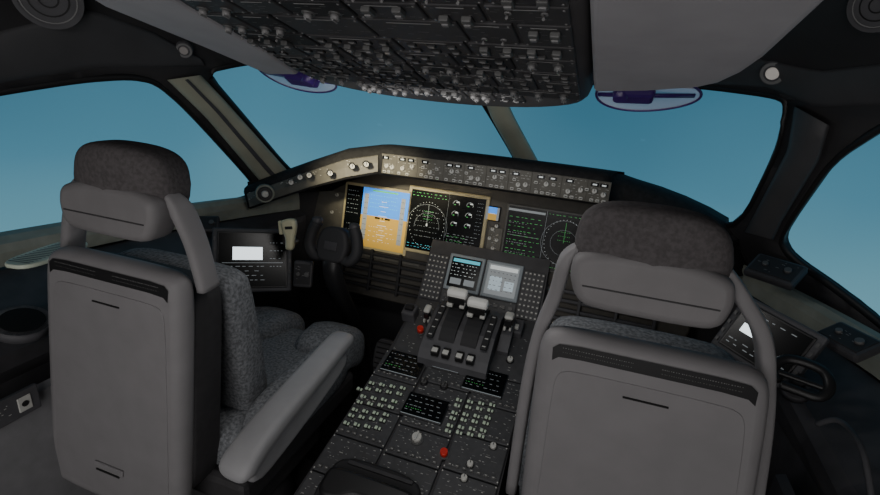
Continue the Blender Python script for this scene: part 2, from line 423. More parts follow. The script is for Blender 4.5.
def d_rmfd(k):
    k.q(0,.92,.48,.96,E_GRY); k.tx(.03,.06,.46,.86,10,E_GRN,2,.0016); k.tx(.03,.12,.3,.8,4,E_GRY,2,.0016); k.q(.5,0,.503,1,E_GRY); k.q(.03,.02,.2,.05,E_CYN); k.q(.06,.5,.42,.505,E_GRY,.0004)
    k.rg(.76,.5,.38,E_GRY,w=.0009); k.rg(.76,.5,.22,E_GRY,w=.0007)
    for i in range(36):
        a=math.tau*i/36; x=.76+.39*math.cos(a)*.62;y=.5+.39*math.sin(a); k.q(x-.003,y-.005,x+.003,y+.005,E_WHT,.0004)
    k.q(.758,.5,.762,.85,E_GRN,.0004); k.tx(.53,.92,.98,.99,1,E_GRN,3,.0016); k.tx(.53,.02,.98,.08,1,E_GRN,3,.0016); k.tx(.68,.5,.84,.72,3,E_GRN,2,.0014)
display(IP,rectfr(IP,(343,218),(410,224),(378,186),(378,251)),panel,d_pfd,label="flight display with blue sky over orange-brown ground",bw=.012)
display(IP,rectfr(IP,(406,222),(486,232),(446,190),(446,258)),panel,d_mfd,label="map and engine gauge display with white dials on black",bw=.015)
display(IP,rectfr(IP,(503,236),(585,246),(544,208),(544,271)),panel,d_rmfd,label="display with green text lines and a compass rose",bez=BEZD,bw=.009)
display(IP,rectfr(IP,(588,245),(662,256),(625,222),(625,282)),panel,d_pfd,label="flight display with blue sky over orange-brown ground",bez=BEZD)
def d_sb(k):
    k.q(0,.5,1,1,E_BLUE);k.q(0,0,1,.5,E_BRN);k.q(.3,.48,.7,.53,E_WHT,.0004);k.q(0,0,.18,1,E_GRY,.0003);k.q(.82,0,1,1,E_GRY,.0003)
display(IP,rectfr(IP,(486,210),(501,212),(493,206),(493,221)),panel,d_sb,label="small standby attitude display",bez=BLK,bw=.004)
def knob(M,u,v,r,h,mt,name,parent,label=None,flange=True):
    b=B()
    if flange: b.cyl(M,(u,v,0),r*1.35,r*1.3,h*.18,BLK,14)
    b.cyl(M,(u,v,h*.15),r,r*.86,h*.85,mt,14); b.box(M,(u,v+r*.4,h*1.02),(r*.22,r*.9,h*.06),BLK)
    o=M@V3((u,v,0)); return b.obj(name,parent,label=label,origin=o),o
k0,_=knob(IP,*onfr(IP,493,229),.008,.014,KNOB,"control_knob",panel)
for p in((490,238),(497,240),(493,248),(338,195),(333,212),(497,226),(334,230),(588,225),(588,240)):
    u,v=onfr(IP,*p); dup(k0,IP@V3((u,v,0)),panel)
b=B(); u,v=onfr(IP,494,243); b.box(IP,(u,v,.003),(.06,.13,.006),PANL,.002); marks(b,IP,u-.02,v-.05,u+.02,v+.05,14,WHT,z=.0065)
b.obj("standby_control_plate",panel)
b=B()
for (x0,y0,x1,y1) in((312,188,340,255),(350,253,420,263)):
    a=onfr(IP,x0,y0);c=onfr(IP,x1,y1); b.box(IP,((a[0]+c[0])/2,(a[1]+c[1])/2,.003),(abs(c[0]-a[0]),abs(c[1]-a[1]),.006),PANL,.002)
    marks(b,IP,min(a[0],c[0]),min(a[1],c[1]),max(a[0],c[0]),max(a[1],c[1]),18,WHTG,z=.0065)
b.obj("switch_plate",panel,label="narrow grey switch plate")
# ---------------------------------------------------------------- glareshield
topL=[(378,150,1.87),(345,154,1.88),(310,166,1.91),(280,177,1.94),(246,189,1.97)]
botL=[(378,173,1.87),(345,179,1.88),(310,188,1.91),(282,197,1.94),(250,208,1.97)]
topR=[(606,178,1.64),(625,185,1.64),(650,193,1.64),(675,203,1.63),(700,215,1.63),(722,227,1.63),(744,243,1.63)]
botR=[(608,200,1.64),(628,208,1.64),(654,219,1.63),(680,232,1.62),(704,246,1.62),(724,258,1.62),(748,274,1.63)]
def arc(x): return .030*(abs(x)/.42)**2.4
ZM=-.010
tp=[atD(*p) for p in topL[::-1]]; bp_=[atD(*p) for p in botL[::-1]]
cxs=[-.42+.035*i for i in range(25)]
tp+= [V3((x,1.685+arc(x)*.9,1.255+ZM-arc(x)*.25)) for x in cxs]; bp_+=[V3((x,1.685+arc(x)*.9,1.160+ZM-arc(x)*.25)) for x in cxs]
tp+=[atD(*p) for p in topR]; bp_+=[atD(*p) for p in botR]
b=B();L=[]
for t,bo in zip(tp,bp_):
    ang=math.atan2(t.y/2.4,t.x/1.4); se=surf(ang,1.04,0.03)
    fw=(se-t); fw.z=0; fw.normalize()
    L.append([bo+fw*.22,bo+V3((0,0,-.004)),bo.lerp(t,.05)-fw*.012,bo.lerp(t,.90)-fw*.020,t-fw*.012+V3((0,0,.006)),t+fw*.02+V3((0,0,.016)),t+fw*.08+V3((0,0,.012)),t+fw*.18,t.lerp(se,.65)+V3((0,0,.02)),se,se-V3((0,0,.05))])
b.loft(L,GLARE,smooth=True,cap=True)
gs_=b.obj("glareshield",label="black curved anti-glare hood over the instrument panel",cat="glareshield")
def MZx(x):
    sl=(arc(x+.01)-arc(x-.01))/.02*.9
    return Matrix(((1,0,0,x),(sl,0,-1,1.670+arc(x)*.9),(-sl*.25,1,0,1.205+ZM-arc(x)*.25),(0,0,0,1)))
b=B()
mods=((-.425,-.36),(-.359,-.27),(-.269,-.165),(-.164,-.085),(-.084,-.003),(-.002,.078),(.079,.158),(.159,.26),(.261,.345),(.346,.42))
for i,(x0,x1) in enumerate(mods):
    w=x1-x0; M=MZx((x0+x1)/2)
    b.box(M,(0,0,.003),(w+.001,.076,.008),PANL,.0015)
    marks(b,M,-w/2+.006,-.034,w/2-.006,.036,30,WHT,w=.007,h=.0014,z=.0075,rows=7)
    for k in range(1+i%2):
        xx=w*(-.2+.4*k); b.box(M,(xx,.024,.008),(.026,.012,.003),SCR); b.quad(M,xx-.007,.0215,xx+.007,.0265,.0101,E_WHT)
mcp=b.obj("autopilot_control_panel",gs_,label="row of grey autopilot modules with white lettering")
k1,_=knob(MZx(-.40),0,-.006,.009,.016,KNOB,"control_knob",mcp)
for x in(-.375,-.33,-.29,-.215,-.13,-.055,-.03,.03,.115,.14,.21,.285,.325,.37,.40): dup(k1,MZx(x)@V3((0,-.004+.008*math.sin(x*40),0)),mcp)
b=B(); b.box(MZx(-.25),(0,-.024,.010),(.013,.010,.006),KNOB,.002); b.box(MZx(-.25),(0,-.024,.0135),(.008,.003,.001),BLK)
pbt=b.obj("push_button",mcp,origin=MZx(-.25)@V3((0,-.024,0)))
for x in(-.41,-.39,-.345,-.31,-.23,-.21,-.185,-.15,-.12,-.095,-.07,-.04,-.02,.02,.04,.06,.095,.12,.18,.20,.22,.24,.28,.30,.33,.365,.385,.405):
    dup(pbt,MZx(x)@V3((0,-.029,0)),mcp)
for x in(-.245,-.19,-.11,-.075,.055,.10,.175,.235,.345): dup(pbt,MZx(x)@V3((0,.004,0)),mcp)
wl=[atD(*p) for p in topL]; wb=[atD(*p) for p in botL]
b=B(); L=[]
for t,bo in zip(wl,wb):
    n=(C-t);n.z=0;n.normalize(); L.append([bo.lerp(t,.08)+n*.010,bo.lerp(t,.12)+n*.024,bo.lerp(t,.5)+n*.030,bo.lerp(t,.80)+n*.026,bo.lerp(t,.86)+n*.010])
b.loft(L,PANL,smooth=False)
for i in range(4):
    t=wl[i].lerp(wl[i+1],.5); bo=wb[i].lerp(wb[i+1],.5); n=(C-t);n.z=0;n.normalize(); M=fr(tuple(bo.lerp(t,.5)+n*.031),tuple(n))
    marks(b,M,-.06,-.02,.06,.02,14,WHT,z=.001)
wing=b.obj("wing_control_panel",gs_,label="grey angled control strip at the end of the hood")
def wf(i,px,py):
    p=atD(px,py,i); n=(C-p); n.z*=.3; return fr(p,n)
for px,py,d,r in((265,193,1.88,.036),):
    M=wf(d,px,py); b=B(); b.cyl(M,(0,0,0),r,r*.95,.02,SILL,24); b.cyl(M,(0,0,.02),r*.78,r*.7,.006,BLK,20); b.cyl(M,(0,0,.022),r*.42,r*.3,.012,KNOB,16)
    b.obj("air_outlet",wing,label="round swivelling air nozzle")
M=wf(1.83,300,177); kw,_=knob(M,0,0,.010,.016,KNOB,"control_knob",wing)
for px,py,d in((291,182,1.85),(309,175,1.83),(352,166,1.81),(366,164,1.81),(330,173,1.82)): dup(kw,atD(px,py,d),wing)
# ---------------------------------------------------------------- centre pedestal
prof=[(1.86,.86),(1.84,.83),(1.72,.64),(1.45,.53),(.85,.385)]
b=B(); L=[]
for sx,hw in((-1,.25),(1,.25)):
    l=[]
    for y,z in prof: l.append(V3((sx*(hw+.02*(1.9-y)/1.05),y,z)))
    l+= [V3((sx*.26,.85,0)),V3((sx*.24,1.86,0))]
    L.append(l)
b.loft(L,CONS,smooth=False,cap=True)
ped=b.obj("center_pedestal",label="dark grey centre pedestal with radio panels and throttle quadrant",cat="control pedestal")
def pf(y0,z0,y1,z1):
    v=V3((0,y1-y0,z1-z0)).normalized(); n=V3((1,0,0)).cross(v)
    return fr((0,y0,z0),n,v)
PA=pf(.85,.385,1.45,.53); PT=pf(1.45,.53,1.72,.64); PU=pf(1.72,.64,1.84,.83)
LA=math.hypot(.6,.145); LT=math.hypot(.27,.11); LU=math.hypot(.12,.19)
def d_cduL(k): 
    k.q(.05,.84,.95,.95,E_CYN); k.tx(.05,.35,.95,.82,4,E_WHT,2,.0018); k.q(.08,.1,.45,.3,E_GRY); k.q(.55,.1,.9,.3,E_GRY)
def d_cduR(k):
    k.q(0,0,1,1,E_GRY); k.q(.05,.82,.95,.95,E_WHT,.0002); k.q(.1,.15,.5,.6,E_PBG,.0002); k.tx(.1,.1,.95,.8,5,SCR,2,.0018); k.q(.6,.2,.9,.5,E_PBG,.0002)
display(PU,(-.155,.062,-.003,.215),ped,d_cduL,"display_screen","dark multifunction display with white text",bez=BEZB,bw=.013)
display(PU,(.003,.062,.155,.215),ped,d_cduR,"display_screen","pale multifunction display with cyan symbols",bez=BEZB,bw=.013)
b=B(); b.box(PU,(0,.03,.004),(.31,.055,.008),PLATE,.002)
for i in range(10): b.box(PU,(-.135+.03*i,.035,.009),(.018,.014,.006),KNOBD,.001)
marks(b,PU,-.15,.01,.15,.055,24,WHT,z=.0085); b.obj("cursor_control_plate",ped,label="dark plate with small keys")
def keypad(M,u0,v0,u1,v1,nc,nr,parent):
    b=B(); b.box(M,((u0+u1)/2,(v0+v1)/2,.003),(u1-u0,v1-v0,.008),PLATE,.002)
    for i in range(nc):
        for j in range(nr):
            u=u0+(u1-u0)*(i+.5)/nc; v=v0+(v1-v0)*(j+.5)/nr
            b.box(M,(u,v,.009),((u1-u0)/nc*.66,(v1-v0)/nr*.62,.006),KNOBD,.001); b.quad(M,u-.0035,v-.0025,u+.0035,v+.0025,.0123,WHT)
    b.obj("keypad",parent,label="black keypad with white legends")
keypad(PU,-.245,.005,-.160,.20,5,9,ped); keypad(PU,.160,.005,.245,.20,5,9,ped)
b=B()
b.box(PT,(0,LT/2,.004),(.49,LT-.01,.008),PLATE,.003)
marks(b,PT,-.24,.0,-.12,LT,30,WHT,z=.0085); marks(b,PT,.12,.0,.24,LT,30,WHT,z=.0085)
lo=[[PT@V3((x,y,z)) for y,z in((-.03,.0),(-.02,.045),(.01,.066),(.10,.092),(.20,.085),(.27,.045),(.275,.0))] for x in(-.127,-.120,.120,.127)]
b.loft(lo,CONG,smooth=False,cap=True)
for x0,x1 in((-.070,-.012),(.012,.070)):
    lo=[]
    for x in(x0,x1): lo.append([PT@V3((x,.04+ (LT-.08)*(1-math.cos(math.pi*i/12))/2,.058+.052*math.sin(math.pi*i/12))) for i in range(13)])
    b.loft(lo,BLKM,smooth=False,cap=True)
for x in(-.065,-.025,.025,.065):
    b.box(PT,(x,.005,.070),(.028,.034,.024),BLK,.003); b.box(PT,(x,.0,.084),(.022,.018,.006),KNOB,.002)
for x in(-.100,.100): 
    b.box(PT,(x,.12,.094),(.024,.16,.012),BLKM,.003)
    for i in range(5): b.box(PT,(x,.05+.035*i,.1005),(.012,.004,.001),WHT)
b.obj("throttle_quadrant",ped,label="raised dark throttle quadrant with domed slots")
def lever(x,y0,tilt,h,gw,gh,mt,name,label,z0=.03):
    b=B(); M=PT@Matrix.Translation((x,y0,z0))@Matrix.Rotation(tilt,4,'X')
    b.box(M,(0,0,h/2),(gw*.5,.020,h),BLK,.004)
    b.box(M,(0,0,h),(gw,.038,gh),mt,.012); b.box(M,(0,-.020,h-.020),(gw*.8,.006,.03),BLK,.002)
    b.box(M,(-gw*.3,-.016,h-.042),(gw*.3,.03,.016),KNOB,.004); b.box(M,(gw*.3,-.016,h-.042),(gw*.25,.026,.012),KNOB,.003)
    return b.obj(name,ped,label=label)
lever(-.044,.20,-.06,.110,.078,.036,KNOBW,"thrust_lever","thrust lever with white grip",.06)
lever(.042,.175,-.05,.108,.078,.036,KNOBW,"thrust_lever","thrust lever with white grip",.06)
lever(-.155,.17,.0,.06,.026,.016,KNOB,"speedbrake_lever","slim speed brake lever")
b=B()
lo=[[PT@V3((x,y,z)) for y,z in((.10,.006),(.10,.03),(.16,.055),(.24,.06),(.25,.006))] for x in(.135,.175)]
b.loft(lo,CONG,smooth=False,cap=True); b.obj("lever_housing",ped,label="grey wedge-shaped flap lever housing")
lever(.155,.19,-.2,.08,.034,.018,KNOB,"flap_lever","flap lever with pale paddle grip")
b=B(); M=PT; u,v=onfr(PT,421,334); b.cyl(M,(u,v,.006),.016,.015,.012,KNOBD,18); b.cyl(M,(u,v,.018),.014,.012,.020,RED,18); b.obj("red_push_knob",ped,label="round red knob")
b=B(); u,v=onfr(PT,411,318); b.box(M,(u,v,.03),(.055,.06,.055),CONG,.008); b.box(M,(u,v,.060),(.035,.025,.02),BLK,.004); b.obj("switch_guard",ped,label="grey guarded switch block")
b=B(); u,v=onfr(PT,515,332); b.box(M,(u,v,.02),(.06,.07,.04),CONG,.006); b.box(M,(u,v-.01,.043),(.03,.02,.015),KNOB,.003); b.obj("switch_guard",ped,label="grey guarded switch block")
b=B()
colx=((-.262,-.092),(-.088,.088),(.092,.262))
for ci,(x0,x1) in enumerate(colx):
    cuts=[.0,.10,.23,.36,.49,LA] if ci!=1 else [.0,.12,.22,.33,.43,.52,LA]
    for v0,v1 in zip(cuts[:-1],cuts[1:]):
        b.box(PA,((x0+x1)/2,(v0+v1)/2,.004),(x1-x0-.004,v1-v0-.005,.012),PLATE,.003)
        marks(b,PA,x0+.01,v0+.008,x1-.01,v1-.006,34,WHTG,w=.008,z=.0105,rows=7)
        marks(b,PA,x0+.01,v0+.008,x1-.01,v1-.006,24,WHT,w=.006,h=.002,z=.0107,rows=6)
        for i in range(7): b.box(PA,(x0+.02+(x1-x0-.04)*i/6,v0+.016,.012),(.012,.009,.006),KNOBD,.001); b.quad(PA,x0+.017+(x1-x0-.04)*i/6,v0+.015,x0+.023+(x1-x0-.04)*i/6,v0+.017,.0153,WHT)
        for sx in(x0+.006,x1-.006):
            for sv in(v0+.008,v1-.008): b.cyl(PA,(sx,sv,.010),.0022,.0022,.001,KNOB,8)
b.obj("radio_panel_set",ped,label="dark module plates with pale legends")
def d_rad(k): k.tx(.05,.1,.95,.95,4,E_GRY,2,.0016); k.q(.0,.0,1,.03,E_GRY); k.tx(.05,.1,.5,.5,1,E_GRN,2,.0014)
for Lp,Rp,Tp,Bp in(((384,364),(424,369),(405,355),(400,378)),((464,381),(506,387),(487,372),(482,397)),((403,408),(447,414),(427,398),(423,423)),((433,366),(462,370),(448,358),(446,374))):
    display(PA,rectfr(PA,Lp,Rp,Tp,Bp),ped,d_rad,"radio_display","small black radio display with pale digits",bez=BLK,bw=.004,th=.015)
b=B(); uu,vv=onfr(PA,360,392); M=PA
b.box(M,(uu,vv,.011),(.024,.015,.004),BLK,.002); b.box(M,(uu-.005,vv,.0155),(.0095,.011,.006),KNOBG,.002); b.box(M,(uu+.0065,vv,.0145),(.007,.010,.005),KNOBG,.002)
sk=b.obj("selector_switch",ped,origin=M@V3((uu,vv,0)))
def kgrid(c0,c1,nc,r1,nr):
    for i in range(nc):
        for j in range(nr):
            a=V3(c0).lerp(V3(c1),i/(nc-1)); q=a+ (V3(r1)-V3(c0))*(j+.35*(j//2))/(nr-1+.35*((nr-1)//2))
            u,v=onfr(PA,q.x,q.y); dup(sk,PA@V3((u,v,0)),ped)
kgrid((372,386),(403,391),4,(347,426),7)
kgrid((459,403),(492,408),4,(448,434),6)
u,v=onfr(PA,417,442); 
b=B(); b.cyl(PA,(u,v,.008),.02,.02,.008,KNOBD,20); b.cyl(PA,(u,v,.016),.016,.014,.014,KNOB,20); b.box(PA,(u,v,.032),(.006,.032,.006),WHT,.002); b.obj("rudder_trim_knob",ped,label="large round pale trim knob")
u,v=onfr(PA,444,457); b=B(); b.cyl(PA,(u,v,.008),.016,.016,.006,KNOBD,18); b.cyl(PA,(u,v,.014),.012,.011,.016,RED,18); b.obj("red_push_knob",ped,label="round red knob")
for p in((470,467),(464,481),(493,449)):
    u,v=onfr(PA,*p); knob(PA@Matrix.Translation((0,0,.008)),u,v,.010,.014,KNOB,"control_knob",ped)
knob(PT@Matrix.Translation((0,0,.008)),*onfr(PT,510,362),.011,.016,KNOB,"control_knob",ped)
for p in((424,385),(444,389)):
    u,v=onfr(PA,*p); b=B(); b.cyl(PA,(u,v,.008),.014,.014,.010,BLK,16); b.cyl(PA,(u,v,.016),.010,.009,.006,KNOBD,16); b.box(PA,(u,v,.026),(.005,.022,.014),KNOBD,.002); b.obj("fuel_control_switch",ped,label="black fuel control switch")
b=B(); b.plate(PA,chaikin([(-.20,-.0),(.07,-.0),(.085,.06),(.06,.165),(-.19,.165),(-.21,.06)],2),.008,.034,.010,BLKM)
b.box(PA,(-.06,.142,.036),(.20,.012,.006),CONS,.002); b.obj("handset_cradle",ped,label="black moulded handset cradle")
b=B()
M=fr(tuple(PA@V3((-.06,.065,.036))),(0,-.237,.971),(0,.971,.237))
out_=[(-.13,-.03),(-.11,-.05),(-.06,-.045),(-.03,-.022),(.03,-.022),(.06,-.045),(.11,-.05),(.13,-.03),(.13,.03),(.10,.04),(-.10,.04),(-.13,.03)]
b.plate(M,chaikin(out_,2),0,.035,.012,BLK)
b.tube([M@V3(p) for p in((.12,-.03,.015),(.15,-.05,.0),(.165,-.03,-.018))],.005,.005,BLK)
b.obj("telephone_handset",label="black telephone handset resting on the pedestal",cat="handset")

# ---------------------------------------------------------------- overhead panel
OV=fr((0,1.0,1.502),(0,-.212,-.977),(0,-.977,.212))
b=B()
front=[(.335*math.cos(math.pi*i/20),-.05-.20*math.sin(math.pi*i/20)) for i in range(21)]
o=[(.335,.75)]+front+[(-.335,.75)]
b.plate(OV,o,-.10,0.004,.028,OVB)
rows=[]
v=-.12; ri=0
def xleft(v): return -.30+.16*max(0,v)
while v<.62:
    hgt=(.072,.062,.080,.056)[ri%4]
    hw=.32 if v>-.05 else (.27 if v>-.1 else .20)
    x0=max(-hw,xleft(v))
    widths=((.11,.11,.11,.11,.11,.11),(.165,.165,.12,.165),(.083,.083,.164,.164,.083,.083),(.12,.09,.12,.12,.09,.12))[ri%4]
    sc=(hw-x0)/sum(widths); x=x0
    for wi,w in enumerate(widths):
        w*=sc
        b.box(OV,(x+w/2,v+hgt/2,.004),(w-.006,hgt-.006,.008),PLATEO if (wi*7+ri*3)%5 else BLKM,.002)
        marks(b,OV,x+.008,v+.006,x+w-.008,v+hgt-.006,14,WHTG,w=.008,h=.0012,z=.0088,rows=7)
        b.box(OV,(x+w/2,v+hgt-.009,.0086),(w*.45,.0014,.0006),WHTG)
        for sx in(x+.008,x+w-.008):
            for sv in(v+.008,v+hgt-.008): b.cyl(OV,(sx,sv,.008),.0018,.0018,.001,KNOBO,6)
        rows.append((x,v,w,hgt,ri)); x+=w
    v+=hgt+.001; ri+=1
ovh=b.obj("overhead_panel",label="dark overhead panel crowded with switches and rotary knobs",cat="control panel")
OVK=OV@Matrix.Translation((0,0,.002))
b=B(); b.cyl(OVK,(0,0,.006),.0095,.009,.002,KNOBD,16); b.cyl(OVK,(0,0,.008),.0065,.0058,.007,KNOBO,14); b.box(OVK,(0,0,.0155),(.0026,.013,.004),WHTG,.001)
s1=b.obj("rotary_knob",ovh,origin=OV@V3((0,0,0)))
b=B(); b.cyl(OVK,(0.05,0,.006),.0045,.0045,.002,KNOBO,10); b.tube([OVK@V3(p) for p in((.05,0,.008),(.05,.002,.011),(.05,.004,.014))],.0015,.0015,KNOBO,ref=(1,0,0),seg=8,taper=[.8,1,1.3])
s2=b.obj("toggle_switch",ovh,origin=OV@V3((.05,0,0)))
b=B(); b.box(OVK,(.1,0,.007),(.014,.011,.004),BLK,.001); b.box(OVK,(.1,.002,.0094),(.010,.002,.0008),KNOBO); b.box(OVK,(.1,-.0025,.0094),(.008,.0014,.0008),WHTG)
s3=b.obj("push_button",ovh,origin=OV@V3((.1,0,0)))
b=B(); b.box(OVK,(.15,0,.010),(.013,.020,.008),KNOBD,.002); b.box(OVK,(.15,-.003,.0145),(.009,.008,.003),KNOBO,.001)
s4=b.obj("switch_guard",ovh,origin=OV@V3((.15,0,0)))
first={s1:1,s2:1,s3:1,s4:1}; cnt={s1:0,s2:0,s3:0,s4:0}
for (x,v,w,hgt,ri) in rows:
    for rr in range(2):
        s=random.choices((s1,s2,s3,s4),(2.2,1.6,5,1.8))[0]
        pitch={s1:.040,s2:.028,s3:.024,s4:.030}[s]
        n=max(2,int((w-.018)/pitch)); n-=random.choice((0,0,1)) if n>2 else 0
        for i in range(n):
            uu=x+.009+(w-.018)*(i+.5)/max(2,int((w-.018)/pitch)); vv=v+hgt*(.28+.40*rr)
            if uu>.31 or uu<xleft(vv)+.012 or vv<-.05-.16*math.sqrt(max(0,1-(uu/.325)**2)): continue
            if cnt[s]>97: continue
            cnt[s]+=1; pos=OV@V3((uu,vv,0))
            if first[s]: s.location=pos-WL[ovh.name]; first[s]=0
            else: dup(s,pos,ovh)
def slab(pts,th,m,name,label,bev=.01,**k):
    b=B(); n=(pts[1]-pts[0]).cross(pts[2]-pts[0]).normalized()
    if n.z<0: n=-n
    lo=[list(pts),[p+n*th for p in pts]]
    b.loft(lo,m,smooth=False,cap=True); o=b.obj(name,label=label,**k)
    md=o.modifiers.new("b","BEVEL"); md.width=bev; md.segments=3; return o
def ovplane(px,py,dz=0):
    u,v=onfr(OV,px,py); return OV@V3((u,v,dz))
Lp_=[ovplane(300,70,.012),ovplane(270,48,.012),ovplane(190,0,.012),ovplane(100,-60,.012),ovplane(10,-60,.012),ovplane(103,-1,.012),ovplane(200,40,.012),ovplane(268,70,.012)]
slab(Lp_,.04,LINER,"ceiling_side_panel","smooth grey lining panel beside the overhead switches",cat="lining panel",group="overhead side panels")
Rp_=[ovplane(594,87,.010),ovplane(590,0,.010),ovplane(585,-80,.010),ovplane(900,-80,.010),ovplane(822,-1,.010),ovplane(765,52,.010),ovplane(745,66,.010),ovplane(722,77,.010),ovplane(700,82,.010),ovplane(650,86,.010)]
slab(Rp_,.04,LINER,"ceiling_side_panel","smooth pale grey lining panel beside the overhead switches",cat="lining panel",group="overhead side panels")
for px,py,d,sx,k in((297,77,1.28,-1,1),(647,95,1.02,1,.9)):
    p=atD(px,py,d); M=fr(tuple(p),(.0+.05*sx,-.46,-.88),(0,-1,.4))@Matrix.Scale(k,4)
    b=B(); pts_=[M@V3((.115*math.cos(a),.082*math.sin(a)*(1-.15*math.cos(a)),0)) for a in [math.tau*i/40 for i in range(40)]]
    rf=tuple(M.col[2].to_3d().normalized())
    b.tube(pts_,.003,.0025,PURP,ref=rf,seg=8,closed=True)
    E=b.obj("head_up_display",label="stowed head-up display combiner with dark purple frame",cat="head-up display",group="head-up displays")
    b=B(); b.add([x for x in pts_],[list(range(40))],CGL); b.obj("combiner_glass",E,label="pale oval glass")
    b=B(); b.box(M,(.03*-sx,.02,.012),(.09,.05,.026),PURP,.01); b.box(M,(-.02*sx,.05,.0),(.05,.08,.022),PURP,.01); b.cyl(M,(.06*-sx,.03,-.02),.02,.016,.05,PURP,16)
    b.tube([M@V3((-.11*sx,0,.002)),M@V3((0,.02,.012)),M@V3((.10*sx,.01,.004))],.006,.004,PURP,ref=rf)
    b.obj("projector_mount",E,label="dark purple mounting arm")
for px,py,r,nm,lb,ct in((48,-2,.07,"ceiling_speaker","round perforated grey ceiling speaker","speaker"),(880,4,.045,"ceiling_speaker","round perforated grey ceiling speaker","speaker")):
    p=hit(px,py,.03); n=(V3((0,.2,1.2))-p); M=fr(tuple(p),n)
    b=B(); b.ring(M,(0,0,.008),r*.86,r,CONG); b.cyl(M,(0,0,-.02),r,r,.026,CONG,28); b.ring(M,(0,0,.0075),r*.55,r*.6,BLK); b.ring(M,(0,0,.0075),r*.25,r*.3,BLK); b.ring(M,(0,0,.0076),r*.78,r*.82,WHTG)
    b.obj(nm,label=lb,cat=ct)
for px,py,r,lm in((184,50,.018,E_LAMPD),(773,73,.022,E_LAMP)):
    p=hit(px,py,.035); n=(V3((0,.2,.9))-p); M=fr(tuple(p),n)
    b=B(); b.cyl(M,(0,0,-.03),r*1.5,r*1.3,.034,CONG,24); b.ring(M,(0,0,.0045),r*.9,r*1.2,WHTG); 
    E=b.obj("reading_light",label="small round reading light with pale ring",cat="light",group="reading lights")
    b=B(); b.cyl(M,(0,0,.002),r*.75,r*.6,.006,lm,20); b.obj("lamp_lens",E)
# ---------------------------------------------------------------- yoke, tiller, tablets
def tiller(p,s,m,label,n,th=.17,ax=1.0,ay=1.0,roll=0):
    M=fr(tuple(p),n)@Matrix.Rotation(roll,4,'Z'); b=B()
    pts_=spl([M@V3((s*x*ax,s*y*ay,.04)) for x,y in((-.75,-.45),(-1,.1),(-.7,.7),(0,.85),(.7,.7),(1,.1),(.75,-.45),(0,-.5),(-.6,-.5))],5)
    b.tube(pts_,s*th,s*th*.9,m,ref=tuple(M.col[2].to_3d()),seg=10)
    b.cyl(M,(0,0,-.01),s*.3,s*.25,.05,BLK,16); b.box(M,(0,0,.04),(s*1.7*ax,s*.25,.014),m,.004)
    b.cyl(M,(0,0,-.03),s*.6,s*.5,.02,CONS,20)
    return b.obj("steering_tiller",label=label,cat="tiller")
M=fr(tuple(atD(291,235,1.74)),(.3,-.9,.15))@Matrix.Rotation(.12,4,'Z'); b=B()
b.plate(M,chaikin([(-.020,-.05),(.008,-.055),(.016,-.01),(.028,.03),(.026,.058),(.0,.062),(-.028,.055),(-.024,.02),(-.014,-.01)],2),.0,.030,.012,YEL)
b.box(M,(.004,.03,.031),(.026,.010,.004),BLK,.001); b.cyl(M,(0,-.03,-.05),.012,.012,.06,BLK,14); b.box(M,(-.03,.03,.01),(.014,.05,.02),YEL,.004)
b.obj("steering_tiller",label="pale cream steering tiller handle on the side console",cat="tiller")
tiller(atD(797,386,1.10),.052,BLK,"black looped steering tiller on the side console",(-.25,-.65,.75),.22)
Yk=fr(tuple(atD(335,246,1.74)),(0,-.95,.3))
E=empty("control_yoke",(Yk.col[3].x,Yk.col[3].y+.05,0.0),"black two-horned control yoke on its column","control yoke")
b=B()
b.plate(Yk,chaikin([(-.05,-.06),(.05,-.06),(.065,.0),(.05,.055),(.02,.07),(-.02,.07),(-.05,.055),(-.065,0)],2),-.02,.03,.012,BLKM)
b.box(Yk,(0,.0,.032),(.05,.03,.004),CONS,.001)
for s in(-1,1):
    b.tube(spl([Yk@V3(p) for p in((s*.03,-.035,.0),(s*.070,-.045,.005),(s*.095,-.01,.01),(s*.09,.04,.015),(s*.075,.075,.02))],6),.019,.022,BLKM,ref=tuple(Yk.col[2].to_3d()),e=.8)
    b.cush(Yk,(s*.075,.08,.02),(.038,.032,.04),CONS,.8,14,8)
b.obj("yoke_wheel",E)
b=B(); b.tube(spl([Yk@V3((0,-.02,-.03)),Yk@V3((0,-.12,-.03)),V3((Yk.col[3].x,1.68,.35)),V3((Yk.col[3].x,1.70,.02))],8),.035,.03,BLK,e=.8); b.obj("yoke_column",E)
def efb(px,py,d,n,w,h,draw,label,roll=0):
    M=fr(tuple(atD(px,py,d)),n)@Matrix.Rotation(roll,4,'Z')
    b=B(); b.box(M,(0,0,-.012),(w,h,.028),CONG,.006); 
    for i in range(5): b.box(M,(-w/2+.008,h*(-.35+.17*i),.004),(.008,.012,.004),KNOBD,.001)
    for i in range(5): b.box(M,(w/2-.008,h*(-.35+.17*i),.004),(.008,.012,.004),KNOBD,.001)
    b.box(M,(0,-.0,-.05),(w*.5,h*.5,.05),CONS,.006)
    E=b.obj("flight_tablet",label=label,cat="display")
    display(M,(-w/2+.016,-h/2+.014,w/2-.016,h/2-.014),E,draw,"display_screen",bez=BLK,bw=.006,th=.006)
def d_efbL(k): k.q(.20,.50,.64,.74,E_PALE); k.tx(.05,.08,.7,.42,4,E_GRY,2); k.q(.05,.44,.95,.45,E_GRY); k.tx(.75,.3,.95,.9,4,E_GRY,1)
def d_efbR(k): k.q(.12,.42,.58,.62,E_PALE); k.tx(.05,.05,.95,.25,2,E_GRY,2); k.tx(.05,.8,.95,.97,1,E_GRY,2)
efb(253,260,1.80,(.72,-.70,.50),.28,.24,d_efbL,"black side display with bright white page on the console",-.10)
efb(765,341,1.20,(-.6,-.8,.5),.20,.16,d_efbR,"black side display with bright white page on the console",-.15)
